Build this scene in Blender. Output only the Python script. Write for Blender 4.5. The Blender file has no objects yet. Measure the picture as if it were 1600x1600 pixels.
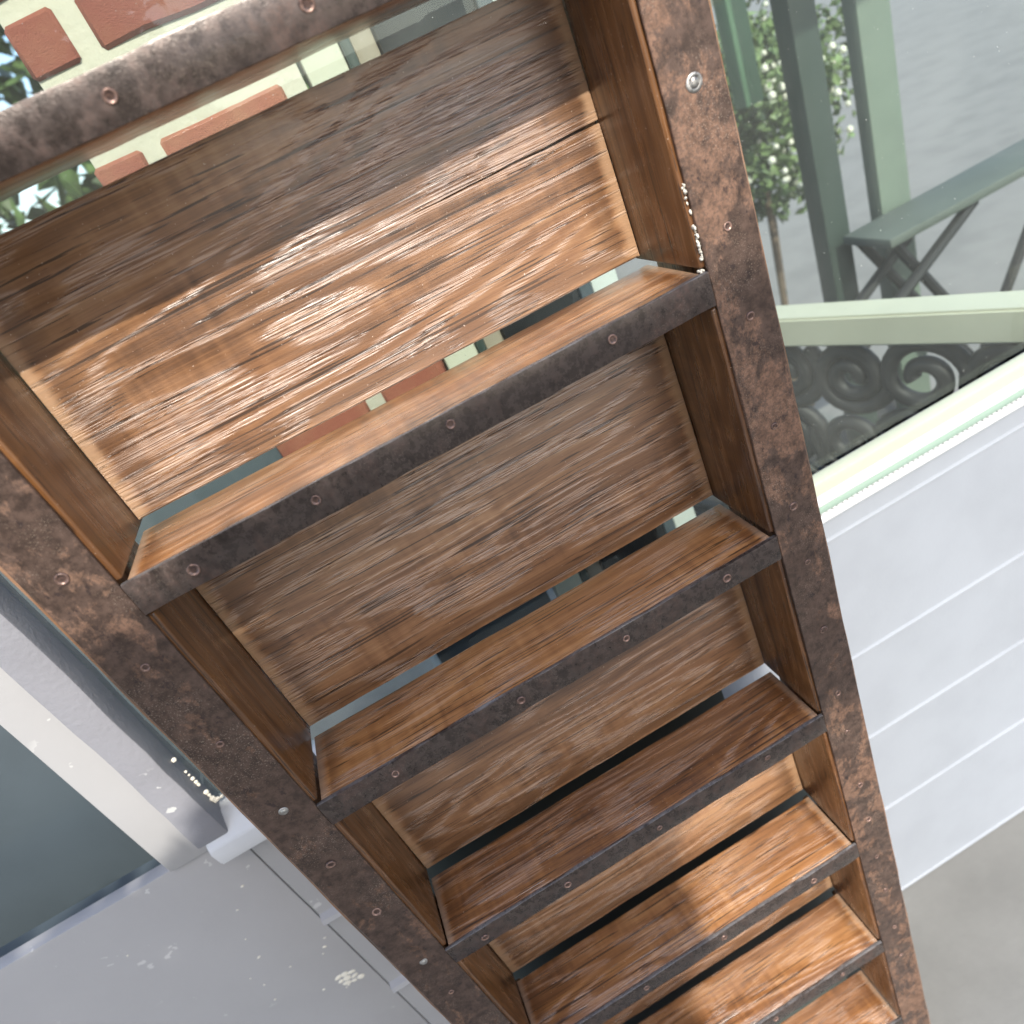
import bpy, bmesh, math, random
from mathutils import Vector, Matrix, noise
random.seed(7)
sc = bpy.context.scene
COL = sc.collection

# ------------------------------------------------------------------ camera
cam_d = bpy.data.cameras.new("camera")
cam = bpy.data.objects.new("camera", cam_d)
COL.objects.link(cam)
right = Vector((0.86750686, -0.32319825, -0.37812001))
down = Vector((-0.48674266, -0.39485926, -0.77920969))
fwd = Vector((0.10253502, 0.86001689, -0.49985749))
cam.matrix_world = Matrix((
    (right.x, -down.x, -fwd.x, -0.03903405),
    (right.y, -down.y, -fwd.y, -0.6288109),
    (right.z, -down.z, -fwd.z, 0.22218556),
    (0, 0, 0, 1)))
cam_d.sensor_fit = 'HORIZONTAL'
cam_d.sensor_width = 36.0
cam_d.lens = 1121.03 / 1600 * 36.0
cam_d.shift_x = -14.5 / 1600
cam_d.shift_y = 19.0 / 1600
cam_d.clip_start = 0.02
cam_d.clip_end = 500
cam_d.dof.use_dof = True
cam_d.dof.focus_distance = 0.83
cam_d.dof.aperture_fstop = 4.2
sc.camera = cam

# ------------------------------------------------------------------ light
ELEV = math.radians(43.6)
w = bpy.data.worlds.new("World")
sc.world = w
w.use_nodes = True
nt = w.node_tree
bg = nt.nodes["Background"]
sky = nt.nodes.new("ShaderNodeTexSky")
sky.sky_type = 'NISHITA'
sky.sun_disc = False
sky.sun_elevation = ELEV
sky.sun_rotation = math.radians(180)
sky.air_density = 1.0
sky.dust_density = 2.0
sky.ozone_density = 1.0
nt.links.new(sky.outputs[0], bg.inputs[0])
bg.inputs[1].default_value = 0.15
sun_d = bpy.data.lights.new("sun", 'SUN')
sun_d.energy = 2.7
sun_d.angle = math.radians(0.55)
sun_d.color = (1.0, 0.95, 0.86)
sun = bpy.data.objects.new("sun", sun_d)
COL.objects.link(sun)
sdir = Vector((0.0, math.cos(ELEV), -math.sin(ELEV)))
sun.rotation_euler = sdir.to_track_quat('-Z', 'Y').to_euler()
sun.location = (0, -4, 4)
sc.view_settings.view_transform = 'Standard'
sc.view_settings.look = 'None'
sc.view_settings.gamma = 1
sc.view_settings.exposure = 1.26
sc.cycles.use_denoising = True
sc.cycles.max_bounces = 8
sc.cycles.transparent_max_bounces = 12

# ------------------------------------------------------------------ node helpers
class N:
    def __init__(s, name):
        s.m = bpy.data.materials.new(name)
        s.m.use_nodes = True
        s.t = s.m.node_tree
        s.b = s.t.nodes["Principled BSDF"]
        s.out = s.t.nodes["Material Output"]
    def n(s, typ, **kw):
        o = s.t.nodes.new(typ)
        for k, v in kw.items():
            setattr(o, k, v)
        return o
    def l(s, a, b):
        s.t.links.new(a, b)
    def put(s, sock, v):
        if hasattr(v, 'links') or isinstance(v, bpy.types.NodeSocket):
            s.l(v, sock)
        else:
            sock.default_value = v
    def math(s, op, a, b=0.0, c=0.0, clamp=False):
        o = s.n("ShaderNodeMath", operation=op)
        o.use_clamp = clamp
        s.put(o.inputs[0], a); s.put(o.inputs[1], b); s.put(o.inputs[2], c)
        return o.outputs[0]
    def vmul(s, a, v):
        o = s.n("ShaderNodeVectorMath", operation='MULTIPLY')
        s.put(o.inputs[0], a); s.put(o.inputs[1], v)
        return o.outputs[0]
    def vadd(s, a, v):
        o = s.n("ShaderNodeVectorMath", operation='ADD')
        s.put(o.inputs[0], a); s.put(o.inputs[1], v)
        return o.outputs[0]
    def noise(s, vec, scale=1.0, detail=3.0, rough=0.55, dist=0.0):
        o = s.n("ShaderNodeTexNoise")
        s.l(vec, o.inputs["Vector"])
        o.inputs["Scale"].default_value = scale
        o.inputs["Detail"].default_value = detail
        o.inputs["Roughness"].default_value = rough
        o.inputs["Distortion"].default_value = dist
        return o.outputs["Fac"]
    def ramp(s, fac, lo, hi, a=0.0, b=1.0):
        o = s.n("ShaderNodeMapRange")
        o.interpolation_type = 'SMOOTHSTEP'
        s.put(o.inputs[0], fac)
        s.put(o.inputs[1], lo); s.put(o.inputs[2], hi)
        s.put(o.inputs[3], a); s.put(o.inputs[4], b)
        return o.outputs[0]
    def colramp(s, fac, stops):
        o = s.n("ShaderNodeValToRGB")
        e = o.color_ramp.elements
        while len(e) < len(stops):
            e.new(0.5)
        for el, (p, c) in zip(e, stops):
            el.position = p
            el.color = (*c, 1)
        s.l(fac, o.inputs[0])
        return o.outputs[0]
    def mix(s, fac, a, b, mode='MIX'):
        o = s.n("ShaderNodeMix", data_type='RGBA', blend_type=mode)
        s.put(o.inputs[0], fac)
        for i, v in ((6, a), (7, b)):
            if isinstance(v, tuple):
                o.inputs[i].default_value = (*v, 1) if len(v) == 3 else v
            else:
                s.l(v, o.inputs[i])
        return o.outputs[2]
    def bump(s, h, strength, dist):
        o = s.n("ShaderNodeBump")
        s.l(h, o.inputs["Height"])
        s.put(o.inputs["Strength"], strength)
        o.inputs["Distance"].default_value = dist
        return o.outputs["Normal"]

def coords(k, axis='X'):
    """object coordinates, turned so that the grain always runs along x, offset per object"""
    tc = k.n("ShaderNodeTexCoord")
    oi = k.n("ShaderNodeObjectInfo")
    base = tc.outputs["Object"]
    if axis == 'Z':
        sp = k.n("ShaderNodeSeparateXYZ"); k.l(base, sp.inputs[0])
        cb = k.n("ShaderNodeCombineXYZ")
        k.l(sp.outputs[2], cb.inputs[0]); k.l(sp.outputs[0], cb.inputs[1]); k.l(sp.outputs[1], cb.inputs[2])
        base = cb.outputs[0]
    r = k.math('MULTIPLY', oi.outputs["Random"], 37.0)
    cb = k.n("ShaderNodeCombineXYZ")
    k.l(r, cb.inputs[0]); k.l(r, cb.inputs[1]); k.l(r, cb.inputs[2])
    return base, k.vadd(base, cb.outputs[0]), tc, oi

def wood(name, axis='X', dark=(.085, .038, .016), mid=(.228, .112, .050), lite=(.37, .210, .105),
         streak=1.0, wear=None, worn_col=(.44, .27, .15), rough=(.30, .50), tint=1.0, bump=1.0, up='Z', coat=.8):
    """stained, wire-brushed and varnished hardwood; wear = (length, height, band) of the pale worn ends"""
    k = N(name)
    raw, p, tc, oi = coords(k, axis)
    # slow warp of the grain lines
    wv = k.noise(k.vmul(p, (1.6, 2.2, 3.0)), 1, 2)
    wv = k.math('MULTIPLY', k.math('SUBTRACT', wv, .5), .022)
    cb = k.n("ShaderNodeCombineXYZ"); k.l(wv, cb.inputs[2]); k.l(wv, cb.inputs[1])
    pw = k.vadd(p, cb.outputs[0])
    # growth figure: long nested arches
    fig = k.noise(k.vmul(pw, (1.5, 8.5, 8.5)), 1, 2, .5)
    fig = k.math('ADD', fig, k.math('MULTIPLY', k.noise(k.vmul(pw, (4.0, 45, 45)), 1, 3, .6), .035))
    sn = k.math('MULTIPLY_ADD', k.math('SINE', k.math('MULTIPLY', fig, 80.0)), .5, .5)
    g1 = k.noise(k.vmul(pw, (1.6, 80, 80)), 1, 4, .6)
    g2 = k.noise(k.vmul(pw, (9.0, 500, 500)), 1, 3, .6)
    f = k.math('ADD', k.math('MULTIPLY', k.math('SUBTRACT', g1, .5), .42), k.math('MULTIPLY_ADD', k.math('SUBTRACT', fig, .5), .42, .52))
    f = k.math('ADD', f, k.math('MULTIPLY', k.math('SUBTRACT', sn, .5), .10))
    f = k.math('ADD', f, k.math('MULTIPLY', k.math('SUBTRACT', g2, .5), .26))
    # cross ripples
    cr = k.noise(k.vmul(pw, (95, 7, 7)), 1, 1)
    crm = k.ramp(k.noise(k.vmul(p, (4, 9, 9)), 1, 2), .42, .6)
    f = k.math('ADD', f, k.math('MULTIPLY', k.math('MULTIPLY', k.math('SUBTRACT', cr, .5), .24), crm))
    col = k.colramp(f, [(.34, dark), (.52, mid), (.70, lite)])
    # big uneven stain
    bl = k.noise(k.vmul(p, (5, 9, 9)), 1, 3)
    col = k.mix(k.ramp(bl, .40, .70, 0, .32), col, k.mix(1.0, col, (.62, .50, .42), 'MULTIPLY'))
    # open pores: thin dark dashes and a few long checks
    po = k.noise(k.vmul(pw, (10.0, 380, 380)), 1, 2, .5)
    lc = k.noise(k.vmul(pw, (1.3, 190, 190)), 1, 1, .5)
    pore = k.math('MAXIMUM', k.ramp(po, .61, .64), k.ramp(lc, .665, .695))
    col = k.mix(k.math('MULTIPLY', pore, .8), col, (.016, .008, .004))
    # patches, following the arches, of pale open brushed grain, with sheen and glints painted in
    pm = k.noise(k.vmul(pw, (3.0, 24, 24)), 1, 5, .68)
    pm = k.math('ADD', k.math('MULTIPLY', pm, .74), k.math('MULTIPLY', sn, .20))
    patch = k.ramp(pm, .46, .52)
    fl = k.noise(k.vmul(pw, (13.0, 720, 720)), 1, 2, .6)
    line = k.ramp(fl, .50, .54)
    pale = k.math('MULTIPLY', k.math('MULTIPLY', patch, line), .40 * streak)
    col = k.mix(k.math('MULTIPLY', k.math('MULTIPLY', k.ramp(fl, .40, .48, 1, 0), k.ramp(pm, .40, .54, .35, 1)), .5), col, k.mix(1.0, col, (.42, .34, .30), 'MULTIPLY'))
    col = k.mix(pale, col, (.50, .385, .315))
    r = k.ramp(k.noise(k.vmul(p, (10, 60, 60)), 1, 3), .35, .65, rough[0], rough[1])
    r = k.math('SUBTRACT', r, k.math('MULTIPLY', patch, .06))
    if wear:
        L, H, band = wear
        g = k.n("ShaderNodeSeparateXYZ"); k.l(tc.outputs["Generated"], g.inputs[0])
        gx, gz = (g.outputs[0], g.outputs[2 if up == 'Z' else 1])
        def dist(gc, size):
            a = k.math('MINIMUM', gc, k.math('SUBTRACT', 1.0, gc))
            return k.math('MULTIPLY', a, size)
        dx = dist(gx, L)
        dz = k.math('ADD', k.math('MULTIPLY', gz, H), 0.012 if up == 'Z' else 1.0)
        d = k.math('MINIMUM', dx, dz)
        jit = k.noise(k.vmul(p, (40, 90, 90)), 1, 4, .6)
        d = k.math('ADD', d, k.math('MULTIPLY', k.math('SUBTRACT', jit, .5), band * .7))
        wf = k.math('MULTIPLY', k.ramp(d, band * .35, band * 1.05, 1, 0), .62)
        col = k.mix(wf, col, worn_col)
        r = k.math('ADD', r, k.math('MULTIPLY', wf, .25))
        # a darker line of old stain just inside the worn rim
        rim = k.math('MULTIPLY', k.ramp(d, band * .9, band * 1.3), k.ramp(d, band * 1.4, band * 3.2, 1, 0))
        col = k.mix(k.math('MULTIPLY', rim, .5), col, dark)
    # pale specks of dust
    sp = k.noise(k.vmul(p, (420, 420, 420)), 1, 1)
    spk = k.ramp(sp, .765, .79)
    col = k.mix(k.math('MULTIPLY', spk, .7), col, (.62, .50, .40))
    k.l(col, k.b.inputs["Base Color"])
    k.l(r, k.b.inputs["Roughness"])
    k.b.inputs["IOR"].default_value = 1.52
    k.b.inputs["Coat Weight"].default_value = coat
    k.b.inputs["Coat IOR"].default_value = 1.6
    k.b.inputs["Coat Roughness"].default_value = .27
    h = k.math('ADD', k.math('MULTIPLY', fl, .8), k.math('MULTIPLY', po, .8))
    h = k.math('SUBTRACT', h, k.math('MULTIPLY', pore, .7))
    h = k.math('ADD', h, k.math('MULTIPLY', g1, .8))
    st = k.math('MULTIPLY', k.ramp(pm, .42, .54, .20, 1.0), .80 * bump)
    k.l(k.bump(h, st, .0022), k.b.inputs["Normal"])
    k.l(k.bump(k.math('MULTIPLY', h, .8), k.math('MULTIPLY', st, .8), .0020), k.b.inputs["Coat Normal"])
    return k.m

def iron(name, base=(.072, .046, .035), rust=(.19, .108, .070), lo=.505, hi=.575, metal=.35, rough=.46, dust=.5, edge=False):
    k = N(name)
    raw, p, tc, oi = coords(k)
    a = k.noise(k.vmul(p, (30, 30, 19)), 1, 12, .74, .3)
    b = k.noise(k.vmul(p, (5, 5, 4)), 1, 3)
    f = k.math('ADD', a, k.math('MULTIPLY', k.math('SUBTRACT', b, .5), .42))
    patch = k.ramp(f, lo, hi)
    c = k.noise(k.vmul(p, (90, 90, 90)), 1, 5, .7)
    dk = k.mix(k.ramp(c, .3, .7), tuple(x * .62 for x in base), tuple(x * 1.5 for x in base))
    rs = k.mix(k.ramp(c, .3, .7), tuple(x * .65 for x in rust), tuple(x * 1.25 for x in rust))
    fine = k.ramp(k.noise(k.vmul(p, (260, 260, 260)), 1, 3, .7), .38, .56, .35, 1)
    col = k.mix(k.math('MULTIPLY', k.math('MULTIPLY', patch, fine), .9), dk, rs)
    # blotches of old purple-black scale
    e = k.noise(k.vmul(p, (40, 40, 30)), 1.7, 6, .7)
    col = k.mix(k.math('MULTIPLY', k.ramp(e, .58, .66), .3 if edge else .7), col, (.022, .015, .016))
    # fine pale dust
    d = k.noise(k.vmul(p, (650, 650, 650)), 1, 2, .6)
    dm = k.noise(k.vmul(p, (14, 14, 14)), 1, 4)
    dust_f = k.math('MULTIPLY', k.ramp(d, .56, .70), k.ramp(dm, .42, .62))
    col = k.mix(k.math('MULTIPLY', dust_f, dust), col, (.40, .32, .25))
    if edge:  # pale top rim painted in as if the band edge catches light
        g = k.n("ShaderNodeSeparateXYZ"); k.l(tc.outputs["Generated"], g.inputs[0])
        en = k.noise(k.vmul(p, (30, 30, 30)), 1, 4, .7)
        rim_glint = k.ramp(k.math('ADD', g.outputs[2], k.math('MULTIPLY', k.math('SUBTRACT', en, .5), .07)), .955, .985)
        col = k.mix(k.math('MULTIPLY', rim_glint, .8), col, (.21, .20, .195))
    k.l(col, k.b.inputs["Base Color"])
    k.b.inputs["Metallic"].default_value = metal
    k.l(k.ramp(k.math('ADD', c, patch), .3, 1.5, rough - .09, rough + .2), k.b.inputs["Roughness"])
    h = k.math('ADD', k.math('MULTIPLY', c, .6), k.math('MULTIPLY', d, .35))
    k.l(k.bump(h, .35, .0012), k.b.inputs["Normal"])
    return k.m

def paint(name, col, rough=.45, dirt=.25, vary=0.0, chips=0.0, chip_col=(.75, .74, .70), scale=1.0, bump=.15, dirt_col=None):
    k = N(name)
    raw, p, tc, oi = coords(k)
    a = k.noise(k.vmul(p, (6 * scale,) * 3), 1, 5, .6)
    c = k.mix(k.math('MULTIPLY', k.ramp(a, .35, .75), dirt), col, dirt_col or tuple(x * .6 for x in col))
    if chips:
        v = k.noise(k.vmul(p, (22 * scale, 22 * scale, 30 * scale)), 1, 3, .6)
        big = k.noise(k.vmul(p, (4.5 * scale,) * 3), 1, 2)
        f = k.math('MULTIPLY', k.ramp(v, .66, .68), k.ramp(big, .5, .58))
        c = k.mix(k.math('MULTIPLY', f, chips), c, chip_col)
    if vary:
        v_ = k.math('MULTIPLY_ADD', oi.outputs['Random'], vary, 1 - vary / 2)
        cb = k.n("ShaderNodeCombineXYZ")
        k.l(v_, cb.inputs[0]); k.l(k.math('MULTIPLY', v_, v_), cb.inputs[1]); k.l(k.math('MULTIPLY', v_, v_), cb.inputs[2])
        c = k.mix(1.0, c, cb.outputs[0], 'MULTIPLY')
    k.l(c, k.b.inputs["Base Color"])
    k.b.inputs["Roughness"].default_value = rough
    h = k.noise(k.vmul(p, (120 * scale,) * 3), 1, 4)
    k.l(k.bump(h, bump, .002), k.b.inputs["Normal"])
    return k.m

def glass(name):
    k = N(name)
    g = k.n("ShaderNodeBsdfGlossy"); g.inputs["Roughness"].default_value = .012
    g.inputs["Color"].default_value = (.9, .97, .95, 1)
    t = k.n("ShaderNodeBsdfTransparent"); t.inputs["Color"].default_value = (.93, .96, .945, 1)
    fr = k.n("ShaderNodeFresnel"); fr.inputs["IOR"].default_value = 1.45
    mx = k.n("ShaderNodeMixShader")
    geo = k.n("ShaderNodeNewGeometry")
    k.l(k.math('MULTIPLY', fr.outputs[0], k.math('SUBTRACT', 1.0, geo.outputs["Backfacing"])), mx.inputs[0]); k.l(t.outputs[0], mx.inputs[1]); k.l(g.outputs[0], mx.inputs[2])
    # dust on the pane
    raw, p, tc, oi = coords(k)
    d = k.ramp(k.noise(k.vmul(p, (240,) * 3), 1, 1), .80, .815)
    film = k.ramp(k.noise(k.vmul(p, (4, 4, 2.5)), 1, 4), .3, .8, .01, .035)
    df = k.n("ShaderNodeBsdfDiffuse"); df.inputs["Color"].default_value = (.62, .64, .60, 1)
    mx2 = k.n("ShaderNodeMixShader")
    k.l(k.math('MAXIMUM', k.math('MULTIPLY', d, .45), film), mx2.inputs[0])
    k.l(mx.outputs[0], mx2.inputs[1]); k.l(df.outputs[0], mx2.inputs[2])
    k.l(mx2.outputs[0], k.out.inputs["Surface"])
    return k.m

# ------------------------------------------------------------------ mesh helpers
def finish(name, bm, m, parent=None, loc=(0, 0, 0), smooth=True):
    me = bpy.data.meshes.new(name)
    bm.normal_update()
    bm.to_mesh(me); bm.free()
    if smooth:
        me.shade_smooth()
        me.set_sharp_from_angle(angle=math.radians(38))
    if m:
        me.materials.append(m)
    o = bpy.data.objects.new(name, me)
    COL.objects.link(o)
    o.location = loc
    if parent:
        o.parent = parent
    return o

def plank_bm(lo, hi, bev=.0015, seg=2, cuts=24, wav=.0006, freq=14.0, seed=0.0):
    """a box with eased edges whose long edges run slightly wavy; returns bmesh centred at 0, and its centre"""
    lo, hi = Vector(lo), Vector(hi)
    c = (lo + hi) / 2; d = hi - lo
    bm = bmesh.new()
    bmesh.ops.create_cube(bm, size=1, matrix=Matrix.Diagonal((*d, 1)))
    if bev:
        bmesh.ops.bevel(bm, geom=list(bm.edges), offset=bev, segments=seg, profile=.5, affect='EDGES')
    ax = max(range(3), key=lambda i: d[i])
    n = Vector((0, 0, 0)); n[ax] = 1
    for i in range(1, cuts):
        q = Vector((0, 0, 0)); q[ax] = -d[ax] / 2 + d[ax] * i / cuts
        bmesh.ops.bisect_plane(bm, geom=list(bm.verts) + list(bm.edges) + list(bm.faces), plane_co=q, plane_no=n)
    if wav:
        for v in bm.verts:
            q = v.co * freq + Vector((seed, seed * 1.7, seed * .3))
            q2 = Vector((v.co[ax] * freq, math.copysign(9.3, v.co[(ax + 1) % 3]) + seed, math.copysign(4.1, v.co[(ax + 2) % 3])))
            for j in range(3):
                if j != ax:
                    v.co[j] += wav * (noise.noise(q2 + Vector((0, j * 5.1, 0))) + .5 * noise.noise(q2 * 3.1 + Vector((j * 3.3, 0, 0))))
    return bm, c

def plank(name, lo, hi, m, parent=None, origin=Vector((0, 0, 0)), **kw):
    bm, c = plank_bm(lo, hi, **kw)
    return finish(name, bm, m, parent, c - origin)

def copy_to(o, parent, loc=None, name=None):
    c = o.copy()
    COL.objects.link(c)
    c.parent = parent
    if loc is not None:
        c.location = loc
    return c

def thing(name, label, cat, loc=(0, 0, 0), group=None):
    o = bpy.data.objects.new(name, None)
    COL.objects.link(o)
    o.empty_display_size = .05
    o.location = loc
    o["label"] = label; o["category"] = cat
    if group:
        o["group"] = group
    return o

def tag(o, label, cat, group=None):
    o["label"] = label; o["category"] = cat
    if group:
        o["group"] = group
    return o

# ------------------------------------------------------------------ materials
M = {}
M['board'] = wood('brushed board wood', 'X', wear=(.597, .267, .016))
M['shelf'] = wood('shelf wood', 'X', dark=(.095, .036, .012), mid=(.262, .114, .037), lite=(.43, .217, .082),
                  wear=(.597, .5, .012), up='Y', streak=.7, bump=.7, worn_col=(.36, .25, .17))
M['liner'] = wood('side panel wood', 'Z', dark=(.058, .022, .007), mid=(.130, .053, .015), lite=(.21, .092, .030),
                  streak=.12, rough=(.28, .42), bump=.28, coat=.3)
M['post'] = wood('post wood', 'Z', dark=(.08, .034, .012), mid=(.22, .10, .035), lite=(.36, .18, .075), streak=.4, bump=.5)
M['strap'] = iron('rusty strap iron')
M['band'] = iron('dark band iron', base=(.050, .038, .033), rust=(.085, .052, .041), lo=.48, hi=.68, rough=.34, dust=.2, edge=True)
def rivet_mat(name):
    k = N(name)
    raw, p, tc, oi = coords(k)
    ln = k.n("ShaderNodeVectorMath", operation='LENGTH')
    k.l(k.vmul(raw, (1, 1, 0)), ln.inputs[0])
    ring = k.math('MULTIPLY', k.ramp(ln.outputs["Value"], .0030, .0036), k.ramp(ln.outputs["Value"], .0050, .0057, 1, 0))
    nz = k.noise(k.vmul(p, (300, 300, 300)), 1, 3)
    c = k.mix(k.ramp(nz, .3, .7), (.045, .030, .027), (.12, .070, .055))
    c = k.mix(k.math('MULTIPLY', ring, k.math('MULTIPLY', k.ramp(nz, .25, .55, .15, .9), k.math('MULTIPLY_ADD', oi.outputs['Random'], .7, .25))), c, (.32, .20, .155))
    k.l(c, k.b.inputs["Base Color"])
    k.b.inputs["Metallic"].default_value = .4
    k.b.inputs["Roughness"].default_value = .36
    return k.m
M['rivet'] = rivet_mat('copper ringed rivet')
M['washer'] = iron('bare steel washer', base=(.34, .33, .31), rust=(.5, .48, .45), lo=.4, hi=.6, metal=.8, rough=.38, dust=.1)
M['filler'] = paint('dried white filler', (.72, .68, .58), .8, .3)
M['siding'] = paint('lavender grey siding paint', (.33, .325, .325), .5, .12, chips=.35, chip_col=(.7, .69, .66))  # left-hand siding, base lifted and neutralised for the shade there
M['siding_clean'] = paint('clean lavender grey siding paint', (.255, .275, .305), .5, .2)  # same siding paint without chips, retinted for the sunlit right run
M['frame'] = paint('weathered white frame paint', (.56, .57, .58), .5, .25, chips=.5, chip_col=(.4, .4, .38))
M['stile'] = paint('peeling shade grey stile paint', (.22, .22, .24), .6, .4, chips=.8, chip_col=(.5, .5, .48), bump=.5)  # peeling paint, base greyed darker to put the stile in shade
M['pale'] = paint('pale grey green paint', (.45, .48, .45), .5, .2)
M['sage'] = paint('sage green paint', (.12, .155, .12), .6, .3)
M['stop'] = paint('cream glazing bar paint', (.36, .385, .30), .45, .12)
M['gasket'] = paint('pale green glazing strip', (.25, .34, .285), .3, .1)
M['glass'] = glass('window glass')
M['cream'] = paint('cream paint', (.46, .455, .35), .5, .2)
M['dgreen'] = paint('dark green paint', (.035, .05, .042), .35, .2)
M['green'] = paint('mid green paint', (.06, .125, .07), .4, .2)
M['black'] = paint('black paint', (.012, .013, .014), .35, .2)
M['slate'] = paint('slate grey paint', (.05, .065, .075), .5, .3)
M['beige'] = paint('weathered beige timber', (.27, .23, .17), .6, .5)
M['mortar'] = paint('cream mortar', (.47, .44, .35), .9, .25, bump=.8)
M['brick'] = paint('red brick', (.27, .085, .05), .85, .5, dirt_col=(.32, .15, .08), scale=4, bump=1.0, vary=.5)
M['paving'] = paint('grey paving', (.17, .17, .16), .85, .5, scale=.5, bump=.5)
M['iron_black'] = paint('black cast iron', (.009, .009, .010), .6, .2)
M['soil'] = paint('dark soil', (.035, .03, .028), .95, .4)
M['table'] = paint('dark grey table top', (.085, .10, .085), .65, .3)
M['gap_shade'] = paint('gap shade grey green', (.05, .062, .055), .5, .3)  # shade tone for the boards added behind the shelf gaps
M['bark'] = paint('bark', (.12, .085, .055), .9, .6, scale=3, bump=1)
M['petal'] = paint('white petals', (.50, .52, .42), .6, .1)
M['planter'] = paint('pale stone', (.74, .74, .72), .8, .5, scale=2)
M['stone'] = paint('tan stone', (.45, .28, .16), .8, .4)
def leafmat(name, c):
    k = N(name)
    raw, p, tc, oi = coords(k)
    a = k.noise(k.vmul(p, (9, 9, 9)), 1, 3)
    k.l(k.mix(k.ramp(a, .35, .65), tuple(x * .6 for x in c), tuple(x * 1.4 for x in c)), k.b.inputs["Base Color"])
    k.b.inputs["Roughness"].default_value = .5
    return k.m
M['leaf'] = leafmat('tree leaves', (.05, .085, .025))
M['leaf_pale'] = leafmat('shrub leaves', (.09, .14, .05))

GROUND = -1.985
# ------------------------------------------------------------------ ground
bm = bmesh.new()
bmesh.ops.create_grid(bm, x_segments=1, y_segments=1, size=60)
g = finish('patio_paving', bm, M['paving'], None, (0, 0, GROUND), smooth=False)
g['kind'] = 'structure'

# ------------------------------------------------------------------ house wall with its window
wall = thing('house_wall', 'lavender grey boarded house wall with a large white framed window behind the shelf', 'wall', (0, .345, GROUND))
WO = Vector((0, .345, GROUND))
def wpart(name, lo, hi, m, parent=wall, o=WO, **kw):
    kw.setdefault('cuts', 10); kw.setdefault('wav', .0012); kw.setdefault('freq', 6)
    return plank(name, lo, hi, m, parent, o, **kw)
# siding boards under the window, two runs that meet behind the shelf; each laps over the one below
def courses(x0, x1, zs, m, lip=.0):
    for i in range(len(zs) - 1):
        zt, zb = zs[i], zs[i + 1]
        bm = bmesh.new()
        # section with a lip at the bottom
        sec = [(.352, zt), (.352, zb + .007 + lip), (.348 - lip * .7, zb + .005 + lip * .6), (.347 - lip, zb + .003), (.348 - lip, zb + .0005), (.372, zb + .0005), (.372, zt)]
        A = [bm.verts.new((x0, y, z)) for y, z in sec]
        B = [bm.verts.new((x1, y, z)) for y, z in sec]
        for a in range(len(sec)):
            b = (a + 1) % len(sec)
            bm.faces.new((A[a], A[b], B[b], B[a]))
        bm.faces.new(A[::-1]); bm.faces.new(B)
        bmesh.ops.recalc_face_normals(bm, faces=bm.faces)
        c = Vector(((x0 + x1) / 2, .36, (zt + zb) / 2))
        bmesh.ops.translate(bm, verts=bm.verts, vec=-c)
        finish('siding_board', bm, m, wall, c - WO, smooth=False)
courses(-.581, .02, [-.607, -.885, -1.16, -1.44, -1.72, GROUND + .002], M['siding'], .011)
courses(.023, 2.2, [-.655, -.715, -1.043, -1.312, -1.60, GROUND + .002], M['siding_clean'])
wpart('corner_board', (-2.2, .3585, GROUND + .002), (-.588, .385, -.6015), M['siding'])
wpart('sheathing', (-2.19, .388, GROUND + .001), (2.2, .43, -.62), M['slate'], wav=0, cuts=1, bev=0)
# dried splash of white paint on the corner board
bm = bmesh.new()
rs_ = random.Random(21)
def blob(x, z, r):
    mt = Matrix.Translation((x, .3582, z)) @ Matrix.Rotation(rs_.uniform(-.5, .3), 4, 'Y') @ Matrix.Diagonal((r * rs_.uniform(1.0, 1.7), .0012, r * rs_.uniform(.6, 1.0), 1))
    bmesh.ops.create_icosphere(bm, subdivisions=2, radius=1, matrix=mt)
for dx, dz, r in ((-.014, .016, .006), (-.001, .015, .007), (.012, .010, .006), (-.016, .002, .006), (-.003, .001, .008), (.011, -.004, .007),
                  (-.010, -.012, .006), (.004, -.016, .006), (.018, -.017, .007)):
    blob(-.632 + dx, -1.07 + dz, r)
for i in range(16):
    blob(-.69 + rs_.gauss(0, .07), -.93 + rs_.gauss(0, .10), rs_.uniform(.0012, .003))
b_ = finish('paint_splash', bm, M['filler'], wall, -WO); b_['kind'] = 'stuff'
# window frame
fr = wpart('window_frame', (.0, .322, -.606), (2.2, .40, -.594), M['frame'])
FO = WO + fr.location
def fpart(name, lo, hi, m, **kw):
    return wpart(name, lo, hi, m, fr, FO, **kw)
# right part of the bottom: cream glazing bar, green strip, beaded moulding
fpart('glazing_bar', (.024, .335, -.594), (2.2, .366, -.566), M['stop'], bev=.004)
fpart('glazing_strip', (.024, .326, -.6265), (2.2, .345, -.607), M['gasket'], bev=.005, wav=.002)
fpart('moulding', (.024, .330, -.654), (2.2, .352, -.636), M['frame'], bev=.007, seg=3)
fpart('backing', (.024, .336, -.6545), (2.2, .37, -.6075), M['frame'], bev=0, wav=0, cuts=1)
bm = bmesh.new()
for i in range(120):
    bmesh.ops.create_uvsphere(bm, u_segments=6, v_segments=4, radius=.0042,
                              matrix=Matrix.Translation((.30 + i * .0115 + random.uniform(-.001, .001), .3345, -.6315)))
b_ = finish('paint_bead', bm, M['frame'], fr, -FO); b_['kind'] = 'stuff'
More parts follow.
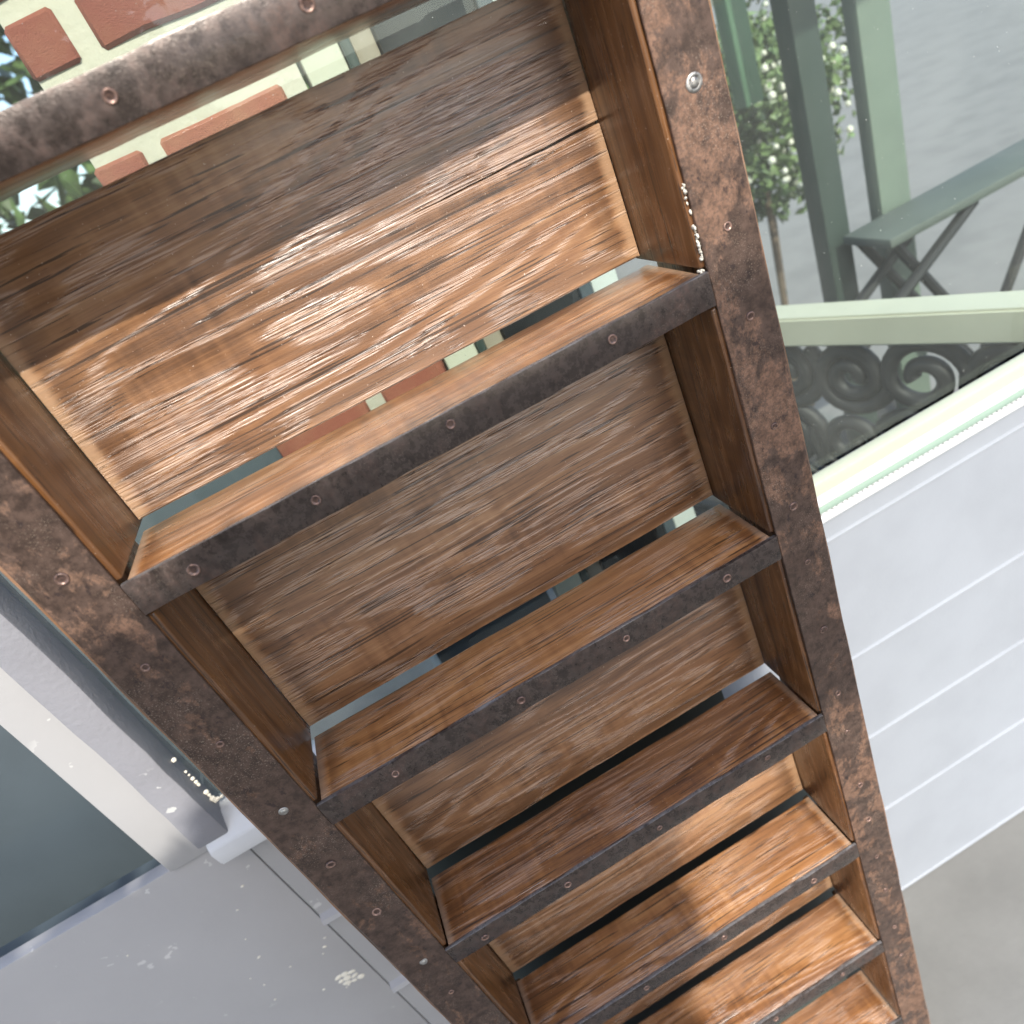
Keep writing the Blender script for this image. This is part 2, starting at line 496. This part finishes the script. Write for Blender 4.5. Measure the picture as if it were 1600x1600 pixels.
# left part: sloped sill block and stile, weathered; stile tone darkened to read as shade
bm = bmesh.new()
sec = [(.312, -.612), (.308, -.580), (.316, -.565), (.352, -.536), (.385, -.532), (.385, -.612)]
A = [bm.verts.new((-.612, y, z)) for y, z in sec]; B = [bm.verts.new((.023, y, z)) for y, z in sec]
for a in range(len(sec)):
    b = (a + 1) % len(sec); bm.faces.new((A[a], A[b], B[b], B[a]))
bm.faces.new(A[::-1]); bm.faces.new(B)
bmesh.ops.recalc_face_normals(bm, faces=bm.faces)
bmesh.ops.bevel(bm, geom=list(bm.edges), offset=.004, segments=2, affect='EDGES')
finish('sill', bm, M['frame'], fr, -FO)
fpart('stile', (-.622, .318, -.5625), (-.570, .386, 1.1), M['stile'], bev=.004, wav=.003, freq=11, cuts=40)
fpart('jamb', (-.70, .3495, -.60), (-.6225, .386, 1.1), M['siding'], bev=.003)
fpart('head', (-.70, .322, 1.1), (2.2, .386, 1.2), M['frame'])
bm = bmesh.new()
bmesh.ops.create_cube(bm, size=1, matrix=Matrix.Diagonal((2.769, .005, 1.66, 1)))
finish('window_pane', bm, M['glass'], fr, Vector((.8155, .3685, .27)) - FO, smooth=False)
# crumbs of old putty along the lower left corner of the pane
bm = bmesh.new()
for i in range(26):
    a = random.random()
    q = Vector((-.567 + a * .05, .352, -.5175)) if i % 2 else Vector((-.567, .352, -.515 + a * .12))
    bmesh.ops.create_icosphere(bm, subdivisions=1, radius=random.uniform(.002, .0055), matrix=Matrix.Translation(q))
b_ = finish('putty_crumbs', bm, M['filler'], fr, -FO); b_['kind'] = 'stuff'

# ------------------------------------------------------------------ things seen through the window
Y0 = .68
def sx(x):
    return -.039 + (x + .039) * 1.213
pier = thing('brick_pier', 'red brick pier with wide cream mortar joints seen through the shelf gaps', 'brick pier', (-.05, Y0 + .08, GROUND))
PO = Vector((-.05, Y0 + .08, GROUND))
plank('mortar', (sx(-.188), Y0 + .004, -.42), (sx(.088), Y0 + .18, .75), M['mortar'], pier, PO, cuts=1, wav=0, bev=.002)
plank('pier_base', (sx(-.158), Y0 + .03, GROUND + .002), (sx(.08), Y0 + .17, -.422), M['slate'], pier, PO, cuts=1, wav=0, bev=.004)
tag(plank('slate_ledge', (-1.5, Y0 + .02, GROUND + .002), (sx(-.19) - .002, Y0 + .3, -.10), M['slate'], None, cuts=1, wav=0, bev=.004),
    'low dark slate ledge to the left of the brick pier', 'ledge')
zc = -.339; row = 0
BL, BR = sx(-.19), sx(.09)
while zc < .72:
    x = BL - (.13 if row % 2 else .02)
    while x < BR:
        x0, x1 = max(x, BL), min(x + .20, BR)
        if x1 - x0 > .03:
            plank('brick', (x0, Y0 - .003, zc - .033), (x1, Y0 + .1, zc + .033), M['brick'], pier, PO, bev=.005, seg=1, cuts=3, wav=.005, freq=20, seed=random.random() * 9)
        x += .232
    zc += .092; row += 1
def mem(name, label, cat, x0, x1, y0, y1, m, z0=GROUND + .002, z1=.9, **kw):
    if y0 < 1:
        x0, x1 = sx(x0), sx(x1)
    bm, c = plank_bm((x0, y0, z0), (x1, y1, z1), bev=.003, cuts=6, wav=.001)
    base = Vector((c.x, c.y, z0))
    bmesh.ops.translate(bm, verts=bm.verts, vec=(0, 0, c.z - z0))
    return tag(finish(name, bm, m, None, base), label, cat)
mem('cream_post', 'cream painted post beside the brick pier behind the shelf', 'post', .094, .146, Y0, Y0 + .05, M['cream'])
mem('green_strip', 'thin dark green post edging the cream post behind the shelf', 'post', .1475, .161, Y0 - .004, Y0 + .05, M['dgreen'])
mem('beige_post', 'weathered beige timber strip between the green and the black post', 'post', .163, .193, Y0 + .01, Y0 + .05, M['beige'])
mem('black_post', 'wide black post seen through the gap behind the shelf', 'post', .195, .33, Y0, Y0 + .09, M['black'])
mem('grey_strip', 'narrow slate grey strip on the right of the black post', 'post', .332, .353, Y0 - .004, Y0 + .05, M['slate'])
mem('pale_post', 'slim pale green post right of the slate strip behind the shelf', 'post', .3545, .40, Y0, Y0 + .03, M['pale'])

tag(plank('stone_planter', (-.46, .53, GROUND + .002), (-.175, .64, -.50), M['planter'], None, cuts=6, wav=.002, bev=.008),
    'pale stone planter standing low in front of the slate ledge', 'planter')
# railing with cast scrolls: cream rail running obliquely away from the window
rd = Vector((-.393, .9195, 0)).normalized()
rn = Vector((rd.y, -rd.x, 0))
rail = thing('iron_railing', 'black scrollwork iron railing under a cream top rail behind the window glass', 'railing', (1.06, .9, GROUND))
RO = Vector((1.06, .9, GROUND))
def rail_box(name, s0, s1, z0, z1, th, m, parent=rail, bev=.006):
    bm = bmesh.new()
    bmesh.ops.create_cube(bm, size=1, matrix=Matrix.Diagonal((s1 - s0, th, z1 - z0, 1)))
    bmesh.ops.bevel(bm, geom=list(bm.edges), offset=bev, segments=2, affect='EDGES')
    c = Vector((1.06, .9, 0)) + rd * ((s0 + s1) / 2); c.z = (z0 + z1) / 2
    o = finish(name, bm, m, parent, c - RO)
    o.rotation_euler.z = math.atan2(rd.y, rd.x)
    return o
rail_box('top_rail', -.85, 1.2, -.625, -.545, .09, M['cream'])
rail_box('bottom_rail', -.85, 1.2, -1.30, -1.26, .04, M['iron_black'])
for s in (-.83, .45, 1.18):
    rail_box('baluster', s - .018, s + .018, GROUND + .001, -.626, .036, M['iron_black'])
def scroll(cx, cz, r, turns, flip, rot):
    cu = bpy.data.curves.new('scroll', 'CURVE'); cu.dimensions = '3D'
    cu.bevel_depth = .021; cu.bevel_resolution = 2; cu.resolution_u = 3
    sp = cu.splines.new('POLY'); n = 44
    sp.points.add(n - 1)
    for i in range(n):
        a = rot + flip * turns * 2 * math.pi * i / (n - 1); rr = r * (1 - .82 * i / (n - 1))
        q = rd * (cx + math.cos(a) * rr); sp.points[i].co = (q.x, q.y, cz + math.sin(a) * rr, 1)
    tmp = bpy.data.objects.new('tmp', cu)
    COL.objects.link(tmp)
    dg = bpy.context.evaluated_depsgraph_get()
    me = bpy.data.meshes.new_from_object(tmp.evaluated_get(dg))
    bpy.data.objects.remove(tmp); bpy.data.curves.remove(cu)
    me.materials.append(M['iron_black']); me.shade_smooth()
    o = bpy.data.objects.new('scroll', me); COL.objects.link(o); o.parent = rail
    o.location = Vector((1.06, .9, 0)) - RO
rr_ = random.Random(3)
s = -.78
while s < 1.1:
    for z in (-.735, -.93, -1.12):
        scroll(s + rr_.uniform(-.02, .02), z + rr_.uniform(-.015, .015), rr_.uniform(.10, .125), rr_.uniform(1.6, 2.2), rr_.choice((-1, 1)), rr_.uniform(0, 6.28))
    s += .185
tag(plank('planting_bed', (.62, .62, GROUND + .004), (2.3, 2.2, GROUND + .2), M['soil'], None, cuts=1, wav=0, bev=.01),
    'dark planting bed on the ground under the scrollwork railing', 'planting bed')

tag(plank('gap_shade_board', (-.47, .215, -.8595), (.25, .24, -.70), M['gap_shade'], None, cuts=4, wav=.001),  # dark boards added so the gaps between shelves read as shaded
    'narrower added dark board standing in for shade between shelf back and house wall, resting on a wider one', 'board')
tag(plank('gap_shade_board', (-.47, .213, GROUND + .002), (.367, .24, -.86), M['gap_shade'], None, cuts=4, wav=.001),
    'wider added dark board standing in for shade low down behind the shelf, carrying the narrower board above it', 'board')
mem('pale_green_post', 'pale grey green post at the right beyond the window glass', 'post', 1.80, 1.92, 1.5, 1.56, M['sage'], z1=1.2)
# green posts beyond
mem('green_post', 'tall dark green post with pale edge beyond the window glass', 'post', 1.575, 1.665, 1.5, 1.58, M['dgreen'], z1=1.2)
mem('bright_green_post', 'shorter bright green post beyond the window glass', 'post', 1.78, 1.86, 2.1, 2.18, M['green'], z0=-.24, z1=1.2)
# small folding table
tb = thing('folding_table', 'dark folding garden table with crossed legs beyond the window glass', 'table', (2.05, 1.55, GROUND))
TO = Vector((2.05, 1.55, GROUND))
plank('tabletop', (1.60, 1.25, -.66), (2.75, 1.46, -.63), M['table'], tb, TO, cuts=2, wav=0, bev=.005)
def strut(name, a, b, r, m, parent, origin):
    a, b = Vector(a), Vector(b)
    bm = bmesh.new()
    bmesh.ops.create_cone(bm, cap_ends=True, segments=8, radius1=r, radius2=r, depth=(b - a).length)
    o = finish(name, bm, m, parent, (a + b) / 2 - origin)
    o.rotation_euler = (b - a).to_track_quat('Z', 'Y').to_euler()
    return o
for yy in (1.28, 1.43):
    strut('leg', (1.45, yy, -.95), (1.95, yy, -.662), .018, M['iron_black'], tb, TO)
    strut('leg', (1.66, yy + .03, -.67), (2.5, yy + .03, GROUND + .01), .018, M['iron_black'], tb, TO)
    strut('leg', (2.5, yy, -.67), (1.70, yy, GROUND + .01), .018, M['iron_black'], tb, TO)
# tan stone pot
bm = bmesh.new()
prof = [(.0, 0), (.12, 0), (.17, .22), (.19, .23), (.19, .27), (.165, .27), (.15, .24), (0, .235)]
def lathe(prof, seg=20):
    bm = bmesh.new()
    rings = []
    for r, z in prof:
        if r < 1e-6:
            rings.append([bm.verts.new((0, 0, z))])
        else:
            rings.append([bm.verts.new((r * math.cos(2 * math.pi * i / seg), r * math.sin(2 * math.pi * i / seg), z)) for i in range(seg)])
    for a, b in zip(rings, rings[1:]):
        for i in range(seg):
            j = (i + 1) % seg
            if len(a) == 1 and len(b) > 1: bm.faces.new((a[0], b[j], b[i]))
            elif len(b) == 1 and len(a) > 1: bm.faces.new((a[i], a[j], b[0]))
            elif len(a) > 1: bm.faces.new((a[i], a[j], b[j], b[i]))
    bmesh.ops.recalc_face_normals(bm, faces=bm.faces)
    return bm
bm.free()

def leaves(bm, pts, size, rng, pitch=None):
    for q in pts:
        s = size * rng.uniform(.6, 1.3)
        d = Vector((rng.gauss(0, 1), rng.gauss(0, 1), rng.gauss(0, .8))).normalized()
        e = d.orthogonal().normalized()
        e = Matrix.Rotation(rng.uniform(0, 6.28), 3, d) @ e
        f = d.cross(e)
        a = bm.verts.new(q); b = bm.verts.new(q + d * s * .5 + e * s * .3 + f * s * .08)
        c = bm.verts.new(q + d * s); g_ = bm.verts.new(q + d * s * .5 - e * s * .3 + f * s * .08)
        bm.faces.new((a, b, c)); bm.faces.new((a, c, g_))

# flowering shrub beyond the glass
rng = random.Random(11)
sh = thing('flowering_shrub', 'pale green shrub with small white flowers beyond the window glass', 'shrub', (2.15, 2.75, GROUND))
SO = Vector((2.15, 2.75, GROUND))
bm = bmesh.new(); pts = []
for i in range(95):
    cl = Vector((rng.gauss(2.15, .22), rng.gauss(2.75, .22), rng.gauss(-.36, .22)))
    for j in range(60):
        pts.append(cl + Vector((rng.gauss(0, .06), rng.gauss(0, .06), rng.gauss(0, .05))))
leaves(bm, pts, .06, rng)
o = finish('crown', bm, M['leaf_pale'], sh, -SO, smooth=False)
bm = bmesh.new()
for q in rng.sample(pts, 260):
    bmesh.ops.create_icosphere(bm, subdivisions=1, radius=rng.uniform(.012, .022), matrix=Matrix.Translation(q + Vector((0, -.05, .02))) )
o = finish('blossom', bm, M['petal'], sh, -SO); o['kind'] = 'stuff'
for i in range(4):
    strut('stem', (2.15 + rng.uniform(-.08, .08), 2.75 + rng.uniform(-.08, .08), GROUND), (2.15 + rng.uniform(-.3, .3), 2.75 + rng.uniform(-.2, .2), -.5), .016, M['bark'], sh, SO)

hg = thing('garden_hedge', 'dark clipped hedge far behind the brick pier', 'hedge', (-4, 7, GROUND))
bm = bmesh.new()
hp = []
for i in range(9000):
    f_ = rng.random()
    q = Vector((rng.uniform(-12, 3), 6.6 + rng.uniform(0, .9), GROUND + rng.uniform(0, 5.2)))
    q.y -= .25 * noise.noise(q * .8)
    hp.append(q)
leaves(bm, hp, .34, rng)
finish('crown', bm, M['leaf'], hg, -Vector((-4, 7, GROUND)), smooth=False)
for i in range(6):
    x = -11 + i * 2.6
    strut('trunk', (x, 7.1, GROUND), (x, 7.1, GROUND + 4.2), .07, M['bark'], hg, Vector((-4, 7, GROUND)))

# ------------------------------------------------------------------ the shelf unit
H = .328; T = .03446
SH = thing('shelf_unit', 'tall brown wood shelf unit with rusty riveted iron straps and narrow shelves', 'shelf unit', (0, .06, GROUND))
S0 = Vector((0, .06, GROUND))
ZK = {k: -k * H for k in range(-1, 6)}
def sp(name, lo, hi, m, parent=SH, o=S0, **kw):
    return plank(name, lo, hi, m, parent, o, **kw)

def rivet_bm(r=.0047, h=.0012):
    return lathe([(r * 1.25, -.0004), (r * 1.15, h * .7), (r * 1.02, h), (r * .86, h * .9), (r * .74, h * .15), (r * .4, h * .05), (0, h * .3)], 20)
rv = rivet_bm(); rivet_me = bpy.data.meshes.new('rivet'); rv.to_mesh(rivet_me); rv.free()
rivet_me.shade_smooth(); rivet_me.materials.append(M['rivet'])
wv_ = lathe([(.0098, -.0002), (.0096, .0009), (.0060, .0011), (.0054, .0002), (.0050, .0016), (.0022, .0022), (0, .0023)], 20)
washer_me = bpy.data.meshes.new('screw'); wv_.to_mesh(washer_me); wv_.free()
washer_me.shade_smooth(); washer_me.materials.append(M['washer'])
def rivet(parent, origin, x, y, z, me=rivet_me, name='rivet', s=1.0):
    o = bpy.data.objects.new(name, me)
    COL.objects.link(o); o.parent = parent
    o.location = Vector((x, y, z)) - origin
    o.rotation_euler = (math.radians(90), random.uniform(0, 6.28), 0)
    o.rotation_mode = 'XYZ'
    o.rotation_euler = (math.radians(90) + random.uniform(-.22, .22), random.uniform(-.22, .22), 0)
    o.scale = (s, s, s)
    return o

ztop = ZK[-1] + .004
for sgn in (1, -1):
    xs = lambda a, b: (min(a * sgn, b * sgn), max(a * sgn, b * sgn))
    x0, x1 = xs(.3118, .3702)
    po = sp('post', (x0, .0036, GROUND + .001), (x1, .119, ztop), M['post'], bev=.003, cuts=60, wav=.0012, freq=10, seed=sgn * 3.3)
    x0, x1 = xs(.3042, .3652)
    st = sp('iron_strap', (x0, -.0012, GROUND + .002), (x1, .0030, ztop + .001), M['strap'], bev=.0007, seg=1, cuts=90, wav=.0007, freq=18, seed=sgn * 1.9)
    SO2 = S0 + st.location
    if sgn > 0:
        zs = [.270, .154, .03, -.062, -.191, -.302, -.389, -.507, -.632, -.718, -.848, -.94, -1.05, -1.16, -1.29, -1.40]
    else:
        zs = [.25, .14, .03, -.08, -.194, -.31, -.414, -.522, -.651, -.738, -.85, -.96, -1.07, -1.18]
    for z in zs:
        xx = sgn * (.3345 + random.uniform(-.0015, .0015))
        if sgn > 0 and abs(z - .154) < .001:
            rivet(st, SO2, xx, -.0014, z, washer_me, 'screw', .82)
        elif sgn < 0 and z in (-.31, -.651):
            rivet(st, SO2, xx, -.0014, z, washer_me, 'screw', .55)
        else:
            rivet(st, SO2, xx, -.0013, z, s=random.uniform(.72, 1.08))

# shelves, bands
band_rivets = {0: [(-.246, -.018), (-.123, -.015), (.017, -.012), (.191, -.014)],
               1: [(-.215, -.016), (-.053, -.017), (.088, -.017), (.228, -.016)],
               2: [(-.253, -.019), (-.123, -.017), (.024, -.018), (.205, -.013)],
               3: [(-.25, -.017), (-.108, -.015), (.039, -.016), (.213, -.019)]}
for k in range(-1, 6):
    z = ZK[k]
    sp('shelf', (-.2985, .0034, z - T + .0015), (.2985, .1115, z), M['shelf'], bev=.0016, cuts=30, wav=.0008, freq=12, seed=k * 2.1)
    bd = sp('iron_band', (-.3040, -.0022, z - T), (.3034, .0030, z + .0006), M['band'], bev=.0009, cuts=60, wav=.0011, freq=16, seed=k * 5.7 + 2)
    for (x, dz) in band_rivets.get(k, [(-.23, -.016), (-.09, -.017), (.06, -.016), (.21, -.017)]):
        rivet(bd, S0 + bd.location, x, -.0026, z + dz, s=random.uniform(.8, 1.08))

# side panels between the shelves
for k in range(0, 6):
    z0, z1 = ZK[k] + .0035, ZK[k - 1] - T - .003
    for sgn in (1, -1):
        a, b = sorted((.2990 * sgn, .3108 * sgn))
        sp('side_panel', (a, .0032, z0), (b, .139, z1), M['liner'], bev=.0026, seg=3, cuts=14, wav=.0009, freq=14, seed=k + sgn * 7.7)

# back boards, the uppermost one with a split running in from its right end
def back_board(k, split):
    z0, z1 = ZK[k] + .0088, ZK[k] + .2755
    y0, y1 = .1215, .1375
    if not split:
        return sp('back_board', (-.2982, y0, z0), (.2982, y1, z1), M['board'], bev=.0020, cuts=30, wav=.0009, freq=10, seed=k * 3.1 + 1)
    bm = bmesh.new()
    n = 30
    top = [(-.2982 + .5964 * i / n, z1) for i in range(n + 1)]
    bot = [(-.2982 + .5964 * i / n, z0) for i in range(n, -1, -1)]
    zs = .1485
    crack = []
    for i in range(0, 15):
        x = .2982 - i * .0165
        crack.append((x, zs + .0016 * noise.noise(Vector((x * 23, 3, 0))), .0016 * (1 - i / 14) ** .8 + .00012))
    pts = [(x, z) for x, z in top] + [(x, z + h) for x, z, h in crack] + [(x, z - h) for x, z, h in reversed(crack)] + bot
    yb = y0 + .008
    F = [bm.verts.new((x, y0, z)) for x, z in pts]; Bk = [bm.verts.new((x, yb, z)) for x, z in pts]
    bm.faces.new(F); bm.faces.new(Bk[::-1])
    for i in range(len(pts)):
        j = (i + 1) % len(pts); bm.faces.new((F[i], Bk[i], Bk[j], F[j]))
    bmesh.ops.recalc_face_normals(bm, faces=bm.faces)
    ed = [e for e in bm.edges if e.calc_face_angle(0) > .7 and all(abs(v.co.y - y0) < 1e-6 for v in e.verts)
          and (all(v.co.z > z1 - 1e-5 for v in e.verts) or all(v.co.z < z0 + 1e-5 for v in e.verts) or (all(abs(v.co.x) > .298 for v in e.verts)))]
    bmesh.ops.bevel(bm, geom=ed, offset=.0018, segments=2, affect='EDGES')
    bmesh.ops.create_cube(bm, size=1, matrix=Matrix.Translation((0, (yb + .0002 + y1) / 2, (z0 + z1) / 2)) @ Matrix.Diagonal((.594, y1 - yb - .0002, z1 - z0 - .003, 1)))
    c = Vector((0, (y0 + y1) / 2, (z0 + z1) / 2))
    for v in bm.verts:
        v.co.z += .0008 * noise.noise(Vector((v.co.x * 10, 2, math.copysign(3, v.co.z - c.z))))
        v.co -= c
    bmesh.ops.triangulate(bm, faces=[f for f in bm.faces if len(f.verts) > 4])
    o = finish('back_board', bm, M['board'], SH, c - S0)
    o['label'] = 'brushed back board with a split at its right end'
    return o
for k in range(0, 6):
    back_board(k, k == 0)

# dried filler crumbs in the seam between right strap and side panel
bm = bmesh.new()
rg = random.Random(4)
for i in range(46):
    z = .012 + rg.random() ** 1.4 * .075
    bmesh.ops.create_icosphere(bm, subdivisions=1, radius=rg.uniform(.0008, .0019),
                               matrix=Matrix.Translation((.3025 + rg.uniform(-.0009, .0009), .0005 + rg.uniform(-.001, .002), z)) @ Matrix.Rotation(rg.random() * 3, 4, 'X') @ Matrix.Diagonal((.8, .8, 1.5, 1)))
for i in range(14):
    bmesh.ops.create_icosphere(bm, subdivisions=1, radius=rg.uniform(.0008, .0017),
                               matrix=Matrix.Translation((.300 + rg.uniform(-.003, .002), .002 + rg.uniform(-.002, .006), .0018)))
f_ = finish('dried_filler', bm, M['filler'], SH, -S0); f_['kind'] = 'stuff'

# ------------------------------------------------------------------ added unseen tree, crown shaped to stand in for the viewer's shadow
rng = random.Random(5)
tree = thing('added_shade_tree', 'added leafy tree, unseen behind the viewer, shaped to throw shade on the shelf', 'tree', (-.25, -2.3, GROUND))
TR = Vector((-.25, -2.3, GROUND))
tan = math.tan(ELEV)
def in_shade(x, z0):
    top = max(-.31 if x > -.6 else -.26, (-.02 if x > -.225 else -.085) - .006 * math.sin(x * 30) - max(0, -.42 - x) * 1.0) - max(0, x - .25) * .6
    if z0 > top or x < -1.5: return False
    edge = .36 if z0 > -.62 else (.06 + (z0 + .70) * .29 if z0 < -.70 else .06 + (z0 + .70) / .08 * .30)
    if z0 < -1.45: edge = .0
    return x < edge + .012 * math.sin(z0 * 40)
pts = []
while len(pts) < 30000:
    x = rng.uniform(-1.5, .4); z0 = -.05 - 2.15 * rng.random() ** 1.5
    if not in_shade(x, z0): continue
    y = -2.2 + rng.gauss(0, .22)
    y = max(-2.9, min(-1.6, y))
    pts.append(Vector((x, y, z0 - y * tan)))
bm = bmesh.new()
for i in range(5000):
    pts.append(Vector((rng.uniform(-1.6, -.45), -2.2 + rng.gauss(0, .2), rng.uniform(-.6, .9))))  # low leaves added to darken reflections in the boards and bands
leaves(bm, pts, .062, rng)
finish('crown', bm, M['leaf'], tree, -TR, smooth=False)
bm = lathe([(.075, 0), (.06, .4), (.05, 1.2), (.035, 2.2), (.012, 3.2), (0, 3.25)], 12)
finish('trunk', bm, M['bark'], tree, (0, 0, 0))
for i in range(7):
    z = rng.uniform(-.4, .5)
    strut('limb', (-.25, -2.3, z), (-.25 + rng.uniform(-.7, .3), -2.3 + rng.uniform(-.3, .3), z + rng.uniform(.5, .9)), .014, M['bark'], tree, TR)
